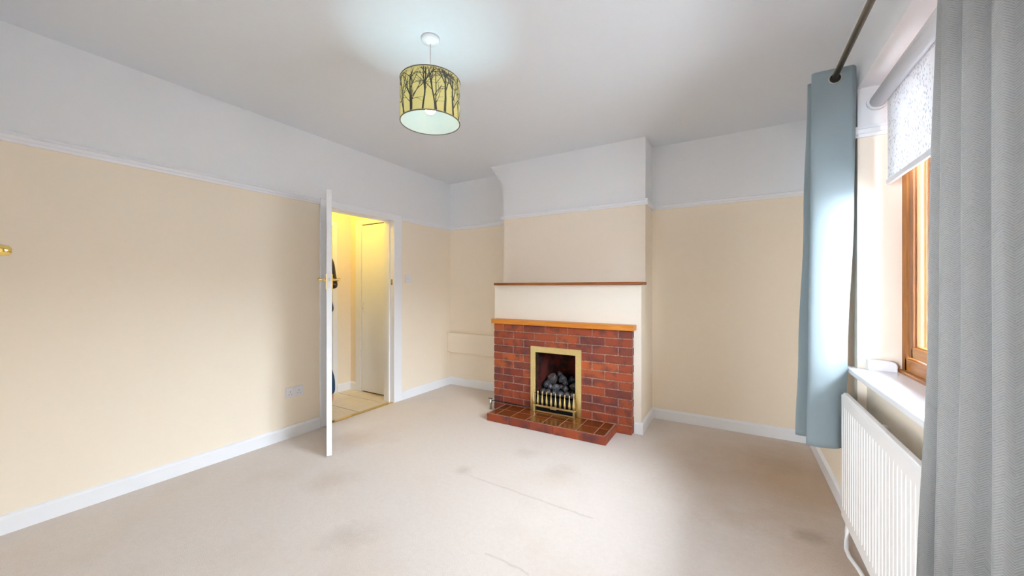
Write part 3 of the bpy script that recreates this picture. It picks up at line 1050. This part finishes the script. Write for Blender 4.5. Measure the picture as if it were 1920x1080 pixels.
# printed bare trees, laid as thin inlays on the drum
bm = bmesh.new()
q = random.Random(23)
RP = SR + 0.0007
def strip(p, d, ln, w0, w1, steps, bend):
    pts = []
    ang = math.atan2(d[1], d[0])
    x, z = p
    for i in range(steps + 1):
        pts.append((x, z, ang))
        ang += bend / steps + q.uniform(-0.10, 0.10)
        x += math.cos(ang) * ln / steps
        z += math.sin(ang) * ln / steps
        if z > SZ1 - 0.003:
            break
        if z < SZ0 + 0.003:
            break
    n = len(pts)
    prev = None
    for i, (x, z, an) in enumerate(pts):
        wv = (w0 + (w1 - w0) * i / max(steps, 1)) / 2
        zl = min(max(z + math.cos(an) * wv, SZ0 + 0.002), SZ1 - 0.002)
        zr = min(max(z - math.cos(an) * wv, SZ0 + 0.002), SZ1 - 0.002)
        a = bm.verts.new(ringpt((x - math.sin(an) * wv) / SR, RP, zl))
        b = bm.verts.new(ringpt((x + math.sin(an) * wv) / SR, RP, zr))
        if prev:
            bm.faces.new((prev[0], prev[1], b, a))
        prev = (a, b)
    return pts
def grow(p, ang, ln, wd_, depth):
    pts = strip(p, (math.cos(ang), math.sin(ang)), ln, wd_, wd_ * 0.55, 6, q.uniform(-0.15, 0.15))
    if depth == 0:
        return
    nbr = 5 if depth == 3 else 3 if depth == 2 else 2
    for i in range(nbr):
        t_ = q.uniform(0.25, 1.0)
        x, z, an = pts[min(len(pts) - 1, int(t_ * (len(pts) - 1)))]
        s = q.choice((-1, 1))
        na = an + s * q.uniform(0.22, 0.65)
        if depth < 3:
            na = an + s * q.uniform(0.3, 0.9)
        grow((x, z), na, ln * q.uniform(0.35, 0.6), max(wd_ * 0.5, 0.0009), depth - 1)
circ = 2 * PI * SR
xx = 0.0
while xx < circ - 0.03:
    kind = q.random()
    wtr = q.uniform(0.007, 0.0135)
    grow((xx, SZ0 + 0.004), PI / 2 + q.uniform(-0.12, 0.12), q.uniform(0.19, 0.23), wtr, 3)
    if kind < 0.6:
        grow((xx + 0.006, SZ0 + 0.004), PI / 2 + q.uniform(-0.55, 0.55), q.uniform(0.14, 0.20), wtr * 0.7, 2)
    xx += q.uniform(0.040, 0.066)
pr_ = obj('tree_print', bm, M['print'], shade)
pr_['kind'] = 'stuff'
# ------------------------------------------------------------------ curtains
def catmull(pts, sub):
    out = []
    n = len(pts)
    for i in range(n - 1):
        p0, p1, p2, p3 = pts[max(i - 1, 0)], pts[i], pts[i + 1], pts[min(i + 2, n - 1)]
        for k in range(sub):
            t = k / sub
            out.append(tuple(0.5 * ((2 * b) + (-a + c) * t + (2 * a - 5 * b + 4 * c - d) * t * t + (-a + 3 * b - 3 * c + d) * t ** 3)
                             for a, b, c, d in zip(p0, p1, p2, p3)))
    out.append(tuple(pts[-1]))
    return out

def drape(keys, nz, sub, wob, seed, thick=0.0022, hem=None):
    """keys: list of (z, [(x, y), ...]) from top to bottom; lofts a cloth through them"""
    zt, zb = keys[0][0], keys[-1][0]
    rows = []
    for i in range(nz + 1):
        z = zt + (zb - zt) * i / nz
        for (za, pa), (zb2, pb) in zip(keys, keys[1:]):
            if za >= z - 1e-9 >= zb2 - 1e-6 or (za >= z >= zb2):
                t = (za - z) / (za - zb2)
                t = t * t * (3 - 2 * t)
                break
        pts = [(a[0] + (b[0] - a[0]) * t, a[1] + (b[1] - a[1]) * t) for a, b in zip(pa, pb)]
        rows.append((z, catmull(pts, sub)))
    m = len(rows[0][1])
    # arc length from the middle row
    arc = [0.0]
    mid = rows[len(rows) // 2][1]
    for a, b in zip(mid, mid[1:]):
        arc.append(arc[-1] + math.hypot(a[0] - b[0], a[1] - b[1]))
    bm = bmesh.new()
    uvl = bm.loops.layers.uv.new('UVMap')
    vs = []
    for i, (z, pts) in enumerate(rows):
        row = []
        f = i / nz
        for j, (x, y) in enumerate(pts):
            d = wob * (0.25 + f) * mnoise.noise(Vector((arc[j] * 7 + seed, z * 1.3, seed)))
            d2 = wob * (0.25 + f) * mnoise.noise(Vector((arc[j] * 7 + seed + 40, z * 1.1, seed)))
            dz = (hem(arc[j] / arc[-1]) if hem else 0.0) * f
            row.append(bm.verts.new((x + d, y + d2, z + dz)))
        vs.append(row)
    for i in range(nz):
        for j in range(m - 1):
            f = bm.faces.new((vs[i][j], vs[i + 1][j], vs[i + 1][j + 1], vs[i][j + 1]))
            f.smooth = True
            for lp_, (ii, jj) in zip(f.loops, ((i, j), (i + 1, j), (i + 1, j + 1), (i, j + 1))):
                lp_[uvl].uv = (arc[jj], rows[ii][0])
    bmesh.ops.solidify(bm, geom=bm.faces[:], thickness=thick)
    return bm

RODX, RODZ = 0.430, 2.298
# far curtain: front panel faces the room, the rest folds back behind it
far_top = [(0.516, 2.450), (0.500, 2.424), (0.482, 2.421), (0.430, 2.419), (0.378, 2.417), (0.346, 2.420), (0.341, 2.434), (0.385, 2.462), (0.440, 2.476), (0.508, 2.494), (0.500, 2.508), (0.430, 2.520), (0.346, 2.532), (0.348, 2.548), (0.430, 2.560), (0.505, 2.575), (0.500, 2.590), (0.420, 2.602), (0.350, 2.620)]
far_mid = [(0.507, 2.452), (0.490, 2.436), (0.455, 2.424), (0.420, 2.415), (0.375, 2.412), (0.342, 2.417), (0.336, 2.434), (0.380, 2.466), (0.440, 2.480), (0.500, 2.496), (0.492, 2.512), (0.420, 2.524), (0.330, 2.532), (0.332, 2.550), (0.420, 2.566), (0.500, 2.580), (0.495, 2.596), (0.415, 2.610), (0.345, 2.630)]
far_low = [(0.486, 2.462), (0.466, 2.444), (0.441, 2.426), (0.405, 2.410), (0.360, 2.405), (0.328, 2.412), (0.324, 2.432), (0.370, 2.470), (0.430, 2.484), (0.478, 2.500), (0.470, 2.518), (0.400, 2.530), (0.308, 2.538), (0.312, 2.558), (0.400, 2.574), (0.490, 2.590), (0.485, 2.606), (0.400, 2.620), (0.330, 2.640)]
far_bot = [(0.478, 2.475), (0.462, 2.450), (0.440, 2.424), (0.402, 2.408), (0.355, 2.402), (0.322, 2.408), (0.318, 2.430), (0.365, 2.474), (0.425, 2.488), (0.470, 2.504), (0.462, 2.522), (0.390, 2.536), (0.292, 2.544), (0.300, 2.566), (0.390, 2.580), (0.485, 2.596), (0.480, 2.612), (0.395, 2.626), (0.320, 2.650)]
c1 = thing('curtain', 'pale blue-grey eyelet curtain gathered in the far corner beside the window', 'curtain', (RODX, 2.50, 0.455), 'curtains on the rod')
obj('cloth', drape([(2.338, far_top), (1.62, far_mid), (0.90, far_low), (0.452, far_bot)], 56, 5, 0.005, 3.0,
                   hem=lambda s: 0.0), M['lining_cloth'], c1)
def eyelet(parent, y, tilt=0.0, x=RODX):
    bm = bmesh.new()
    n, mm = 28, 8
    for R, r in ((0.0245, 0.0042),):
        rings = []
        for i in range(n):
            a = 2 * PI * i / n
            rings.append([bm.verts.new((x + math.cos(a) * (R + r * math.cos(2 * PI * j / mm)), y + r * 0.9 * math.sin(2 * PI * j / mm) + tilt * math.cos(a) * R, RODZ - 0.010 + math.sin(a) * (R + r * math.cos(2 * PI * j / mm)))) for j in range(mm)])
        for i in range(n):
            A, B = rings[i], rings[(i + 1) % n]
            for j in range(mm):
                f = bm.faces.new((A[j], B[j], B[(j + 1) % mm], A[(j + 1) % mm]))
                f.smooth = True
    return obj('eyelet', bm, M['steel'], parent)
eyelet(c1, 2.418, 0.0)
# dark opening inside the front eyelet
bm = bmesh.new()
lathe(bm, [(0.0225, 0.0), (0.0225, 0.002)], (RODX, 2.4155, RODZ - 0.010), 24, 'y')
obj('eyelet_hole', bm, M['hole'], c1)

# near curtain: a wave of folds along the rod, close to the camera
def near_profile(tips, valx, ends):
    """tips: (x, y) of each fold tip from the window end towards the camera"""
    pts = list(ends)
    for i, (x, y) in enumerate(tips):
        pts += [(x + 0.024, y + 0.019), (x + 0.005, y + 0.012), (x, y - 0.001), (x + 0.012, y - 0.010), (x + 0.040, y - 0.016)]
        if i < len(tips) - 1:
            yn = tips[i + 1][1]
            ym = (y + yn) / 2
            ym = (y - 0.016 + yn + 0.019) / 2
            pts += [(valx - 0.050, ym + 0.007), (valx, ym), (valx - 0.050, ym - 0.007)]
    return pts
t_top = [(0.366, 1.089), (0.345, 1.044), (0.352, 0.976), (0.36, 0.916), (0.372, 0.8), (0.366, 0.69), (0.36, 0.59)]
t_mid = [(0.360, 1.156), (0.342, 1.045), (0.35, 0.989), (0.358, 0.917), (0.372, 0.8), (0.366, 0.69), (0.36, 0.59)]
t_bot = [(0.352, 1.193), (0.338, 1.069), (0.346, 1.015), (0.354, 0.904), (0.372, 0.8), (0.366, 0.69), (0.36, 0.59)]
e_top = [(0.495, 1.134), (0.440, 1.119)]
e_mid = [(0.495, 1.201), (0.440, 1.186)]
e_bot = [(0.495, 1.238), (0.440, 1.223)]
c2 = thing('curtain', 'grey herringbone eyelet curtain hanging in folds close to the camera', 'curtain', (RODX, 0.88, 0.44), 'curtains on the rod')
kk = [(2.338, near_profile(t_top, 0.500, e_top)), (1.25, near_profile(t_mid, 0.500, e_mid)), (0.44, near_profile(t_bot, 0.500, e_bot))]
bm = drape(kk, 60, 5, 0.004, 11.0)
uvl = bm.loops.layers.uv['UVMap']
for f in bm.faces:      # the turned-back leading edge shows the pale lining
    if max(l_[uvl].uv[0] for l_ in f.loops) < 0.105:
        f.material_index = 1
obj('cloth', bm, [M['curtain'], M['lining_cloth']], c2)
for y in (1.028, 0.915, 0.80, 0.68):
    eyelet(c2, y)

rod = thing('curtain_rod', 'dark bronze curtain rod running along the window wall near the ceiling', 'curtain rod', (RODX, 1.6, RODZ))
bm = bmesh.new()
tube(bm, [(RODX, 2.66, RODZ), (RODX, 0.46, RODZ)], 0.0125, 16)
obj('pole', bm, M['bronze'], rod)
for y in (2.66, 0.46):
    bm = bmesh.new()
    s = 1 if y > 1 else -1
    lathe(bm, [(0.0125, 0), (0.018, s * 0.008), (0.022, s * 0.025), (0.016, s * 0.042), (0.004, s * 0.048)], (RODX, y, RODZ), 16, 'y')
    obj('finial', bm, M['bronze'], rod)
for y in (2.645, 0.52):
    bm = bmesh.new()
    tube(bm, [(XR - 0.001, y, RODZ - 0.03), (RODX + 0.03, y, RODZ - 0.03), (RODX + 0.004, y, RODZ - 0.014)], 0.006, 8)
    lathe(bm, [(0.024, 0), (0.024, -0.008)], (XR - 0.0005, y, RODZ - 0.03), 16, 'x')
    obj('bracket', bm, M['bronze'], rod)

# ------------------------------------------------------------------ roller blind
bl = thing('roller_blind', 'white leaf-print roller blind half lowered in the window recess', 'blind', (0.60, 1.6, 2.165))
BLX, BLZ, BLR = 0.602, 2.163, 0.031
bm = bmesh.new()
tube(bm, [(BLX, RY1 - 0.016, BLZ), (BLX, RY0 + 0.016, BLZ)], BLR, 24)
obj('roller_tube', bm, M['plastic'], bl)
bm = bmesh.new()
bx(bm, BLX + BLR - 0.004, BLX + BLR - 0.0025, RY0 + 0.05, RY1 - 0.045, 1.752, BLZ)
obj('blind_cloth', bm, M['blind'], bl)
bm = bmesh.new()
bx(bm, BLX + BLR - 0.010, BLX + BLR + 0.004, RY0 + 0.05, RY1 - 0.045, 1.742, 1.768, 0, 0.003)
obj('bottom_bar', bm, M['plastic'], bl)
for y0, y1 in ((RY1 - 0.016, RY1 - 0.0005), (RY0 + 0.0005, RY0 + 0.016)):
    bm = bmesh.new()
    lathe(bm, [(0.040, 0), (0.040, y1 - y0)], (BLX, y0, BLZ), 28, 'y')
    obj('end_bracket', bm, M['plastic'], bl)

# ------------------------------------------------------------------ radiator
rd = thing('radiator', 'white ribbed panel radiator on the wall under the window sill', 'radiator', (0.47, 1.6, 0.0))
RXF, RA, RB, RZ0, RZ1 = 0.452, 2.412, 1.275, 0.135, 0.735
bm = bmesh.new()
pitch, dep = 0.0355, 0.0045
prof = []          # along y, from far to near: (y, depth)
y = RA - 0.022
prof.append((RA, 0.0))
prof.append((RA - 0.014, 0.0))
while y - pitch > RB + 0.02:
    prof += [(y, 0.0), (y - 0.003, dep), (y - 0.006, dep), (y - 0.009, 0.0)]
    y -= pitch
prof.append((RB, 0.0))
levels = [(RZ0, 0, 0), (RZ0 + 0.012, 0, 0), (RZ0 + 0.050, 0, 0), (RZ0 + 0.075, 1, 0), (RZ1 - 0.080, 1, 0), (RZ1 - 0.055, 0, 0), (RZ1 - 0.010, 0, 0), (RZ1, 0, 0.010)]
grid = []
for z, k, back in levels:
    grid.append([bm.verts.new((RXF + d * k + back, yy, z)) for yy, d in prof])
for a, b in zip(grid, grid[1:]):
    for i in range(len(prof) - 1):
        bm.faces.new((a[i], a[i + 1], b[i + 1], b[i]))
obj('front_panel', bm, M['enamel'], rd)
obj('back_panel', box(RXF + 0.016, RXF + 0.024, RB + 0.004, RA - 0.004, RZ0 + 0.01, RZ1 - 0.012, 0.004), M['enamel'], rd)
bm = bmesh.new()
bx(bm, RXF + 0.008, RXF + 0.026, RB, RA + 0.0012, RZ1 - 0.006, RZ1 + 0.003, 0, 0.003, 2)
obj('top_cover', bm, M['enamel'], rd)
obj('side_cover', box(RXF + 0.0045, RXF + 0.024, RA - 0.0005, RA + 0.0025, RZ0 + 0.05, RZ1 - 0.004, 0.001), M['enamel'], rd)
for yk in (2.2, 1.5):
    obj('wall_bracket', box(RXF + 0.023, XA - 0.0005, yk - 0.015, yk + 0.015, 0.30, 0.66, 0.002), M['enamel'], rd)
bm = bmesh.new()
tube(bm, [(0.474, 2.385, RZ0 + 0.03), (0.474, 2.400, 0.110), (0.472, 2.410, 0.060), (0.466, 2.385, 0.030), (0.455, 2.335, 0.014), (0.456, 2.280, 0.012), (0.470, 2.205, 0.012), (0.480, 2.10, 0.012), (0.482, 1.9, 0.012)], 0.0085, 10)
obj('pipe', bm, M['enamel'], rd)

# small white box on the sill
sb = thing('sensor_box', 'small white plastic box standing on the sill against the window reveal', 'box', (0.615, 2.47, ZS))
bm = bmesh.new()
zz = ZS + 0.0005
prism(bm, [(0.560, 2.452, zz), (0.664, 2.452, zz), (0.664, 2.452, zz + 0.030), (0.658, 2.452, zz + 0.042), (0.646, 2.452, zz + 0.049), (0.560, 2.452, zz + 0.052)], (0, 0.044, 0))
bmesh.ops.bevel(bm, geom=bm.edges[:], offset=0.0025, segments=2, affect='EDGES')
obj('case', bm, M['plastic'], sb)
bm = bmesh.new()
lathe(bm, [(0.003, 0), (0.003, -0.0012)], (0.566, 2.4525, zz + 0.045), 10, 'y')
obj('screw', bm, M['steel'], sb)

# ------------------------------------------------------------------ person in the hall, behind the open door
PB = Vector((-3.622, 2.291, 0.0))
Fd = Vector((-0.543, -0.840, 0))          # facing
Sd = Vector((0.840, -0.543, 0))           # the person's left, towards the camera
def W(f, s, z):
    return PB + Fd * f + Sd * s + Vector((0, 0, z))
person = thing('person', 'person with long dark hair in navy top and jeans, half hidden behind the door', 'person', PB)

def skinmesh(name, verts, edges, mat, parent, root=0, sub=2, extra=None):
    me = bpy.data.meshes.new(name)
    me.from_pydata([tuple(v[0]) for v in verts], edges, [])
    o = bpy.data.objects.new(name, me)
    COL.objects.link(o)
    o.modifiers.new('skin', 'SKIN').use_smooth_shade = True
    sv = me.skin_vertices[0].data if me.skin_vertices else None
    if sv is None:
        bpy.context.view_layer.objects.active = o
        sv = me.skin_vertices[0].data
    for i, v in enumerate(verts):
        r = v[1]
        sv[i].radius = r if isinstance(r, tuple) else (r, r)
        sv[i].use_root = (i == root)
    ss = o.modifiers.new('sub', 'SUBSURF')
    ss.levels = sub
    ss.render_levels = sub
    dg = bpy.context.evaluated_depsgraph_get()
    ev = o.evaluated_get(dg)
    nm = bpy.data.meshes.new_from_object(ev)
    bpy.data.objects.remove(o)
    bm = bmesh.new()
    bm.from_mesh(nm)
    bpy.data.meshes.remove(nm)
    if extra:
        extra(bm)
    for f in bm.faces:
        f.smooth = True
    return obj(name, bm, mat, parent)

def chain(V, E, pts, start=None):
    prev = start
    ids = []
    for p, r in pts:
        V.append((p, r))
        i = len(V) - 1
        if prev is not None:
            E.append((prev, i))
        prev = i
        ids.append(i)
    return ids

V, E = [], []
core = chain(V, E, [(W(0.015, 0, 0.90), (0.120, 0.088)), (W(0.01, 0, 0.99), (0.110, 0.082)), (W(0.008, 0, 1.12), (0.112, 0.085)), (W(-0.005, 0, 1.235), (0.120, 0.082)), (W(-0.012, 0, 1.310), (0.066, 0.056)),
                    (W(-0.010, 0, 1.370), (0.048, 0.048)), (W(-0.004, 0, 1.425), (0.060, 0.068)), (W(-0.002, 0, 1.495), (0.072, 0.088)), (W(-0.008, 0, 1.555), (0.058, 0.072))])
for s in (1, -1):
    b_ = -0.050 if s < 0 else 0.03
    chain(V, E, [(W(0.005, s * 0.082, 0.80), 0.080), (W(0.3 * b_, s * 0.088, 0.62), 0.070), (W(0.7 * b_, s * 0.088, 0.455), 0.050), (W(b_ - 0.035, s * 0.088, 0.30), 0.050),
                 (W(b_ - 0.045, s * 0.086, 0.18), 0.036), (W(b_ - 0.050, s * 0.084, 0.070), 0.032), (W(b_ - 0.015, s * 0.088, 0.044), 0.034), (W(b_ + 0.045, s * 0.093, 0.030), 0.029), (W(b_ + 0.105, s * 0.098, 0.022), 0.020)], core[0])
    arm = chain(V, E, [(W(-0.012, s * 0.110, 1.275), 0.054), (W(-0.020, s * 0.165, 1.225), 0.046), (W(-0.058, s * 0.185, 1.12), 0.040), (W(-0.104, s * 0.190, 1.030), 0.036), (W(0.03, s * 0.170, 1.035), 0.034), (W(0.12, s * 0.125, 1.075), 0.026), (W(0.155, s * 0.100, 1.095), (0.026, 0.020)), (W(0.19, s * 0.08, 1.110), (0.030, 0.018))], core[3])
    base = arm[-1]
    palm = W(0.19, s * 0.08, 1.110)
    for j, (ln, up) in enumerate(((0.062, 0.030), (0.070, 0.011), (0.064, -0.008), (0.050, -0.026))):
        p1 = palm + Fd * 0.035 - Sd * s * 0.012 + Vector((0, 0, up))
        p2 = p1 + Fd * ln * 0.55 - Sd * s * 0.018 + Vector((0, 0, up * 0.15 - 0.004))
        p3 = p2 + Fd * ln * 0.30 - Sd * s * 0.030 + Vector((0, 0, -0.006))
        chain(V, E, [(p1, 0.0095), (p2, 0.0085), (p3, 0.007)], base)
    t1 = W(0.165, s * 0.078, 1.135)
    chain(V, E, [(t1, 0.011), (t1 + Fd * 0.030 - Sd * s * 0.02 + Vector((0, 0, 0.024)), 0.0095), (t1 + Fd * 0.052 - Sd * s * 0.03 + Vector((0, 0, 0.030)), 0.008)], arm[-2])
body = skinmesh('body', V, E, M['skin'], person, 0, 2)
# face
def blob(name, c, r, sc, mat, parent, subd=2):
    bm = bmesh.new()
    bmesh.ops.create_icosphere(bm, subdivisions=subd, radius=r)
    for v in bm.verts:
        co = v.co.copy()
        v.co = Vector(c) + Fd * co.x * sc[0] + Sd * co.y * sc[1] + Vector((0, 0, co.z * sc[2]))
    for f in bm.faces:
        f.smooth = True
    return obj(name, bm, mat, parent)
blob('nose', W(0.088, 0, 1.470), 0.015, (1.2, 0.9, 1.5), M['skin'], body)
for s in (1, -1):
    blob('eye', W(0.072, s * 0.031, 1.495), 0.012, (0.7, 1.2, 0.8), M['eye'], body)
    blob('ear', W(-0.012, s * 0.074, 1.485), 0.026, (0.7, 0.35, 1.2), M['skin'], body)
blob('mouth', W(0.076, 0, 1.430), 0.018, (0.5, 1.2, 0.4), M['lip'], body)
# clothes follow the body
V, E = [], []
cc = chain(V, E, [(W(0.015, 0, 0.885), (0.130, 0.092)), (W(0.01, 0, 0.98), (0.124, 0.092)), (W(0.008, 0, 1.12), (0.124, 0.094)), (W(-0.005, 0, 1.235), (0.130, 0.090)), (W(-0.012, 0, 1.300), (0.080, 0.066)), (W(-0.012, 0, 1.325), (0.060, 0.056))])
for s in (1, -1):
    chain(V, E, [(W(-0.012, s * 0.112, 1.275), 0.062), (W(-0.020, s * 0.167, 1.225), 0.056), (W(-0.060, s * 0.188, 1.12), 0.052), (W(-0.106, s * 0.192, 1.030), 0.050), (W(0.03, s * 0.172, 1.035), 0.043), (W(0.105, s * 0.132, 1.069), 0.036)], cc[3])
skinmesh('jumper', V, E, M['navy'], person, 0, 2)
V, E = [], []
c0 = chain(V, E, [(W(0.015, 0, 0.93), (0.120, 0.086)), (W(0.012, 0, 0.87), (0.124, 0.090))])
for s in (1, -1):
    b_ = -0.050 if s < 0 else 0.03
    chain(V, E, [(W(0.005, s * 0.083, 0.79), 0.090), (W(0.3 * b_, s * 0.089, 0.62), 0.080), (W(0.7 * b_, s * 0.089, 0.455), 0.064), (W(b_ - 0.036, s * 0.089, 0.30), 0.062), (W(b_ - 0.044, s * 0.088, 0.21), 0.056), (W(b_ - 0.048, s * 0.087, 0.125), 0.050)], c0[1])
skinmesh('jeans', V, E, M['denim'], person, 0, 2)
V, E = [], []
hc = chain(V, E, [(W(-0.005, 0, 1.570), (0.064, 0.066)), (W(-0.035, 0, 1.540), (0.088, 0.088)), (W(-0.060, 0, 1.485), (0.094, 0.088)), (W(-0.078, 0, 1.42), (0.088, 0.074)), (W(-0.098, 0, 1.34), (0.090, 0.064)), (W(-0.116, 0, 1.275), (0.086, 0.060)), (W(-0.112, 0, 1.240), (0.060, 0.044))])
skinmesh('hair', V, E, M['hair'], person, 0, 2)
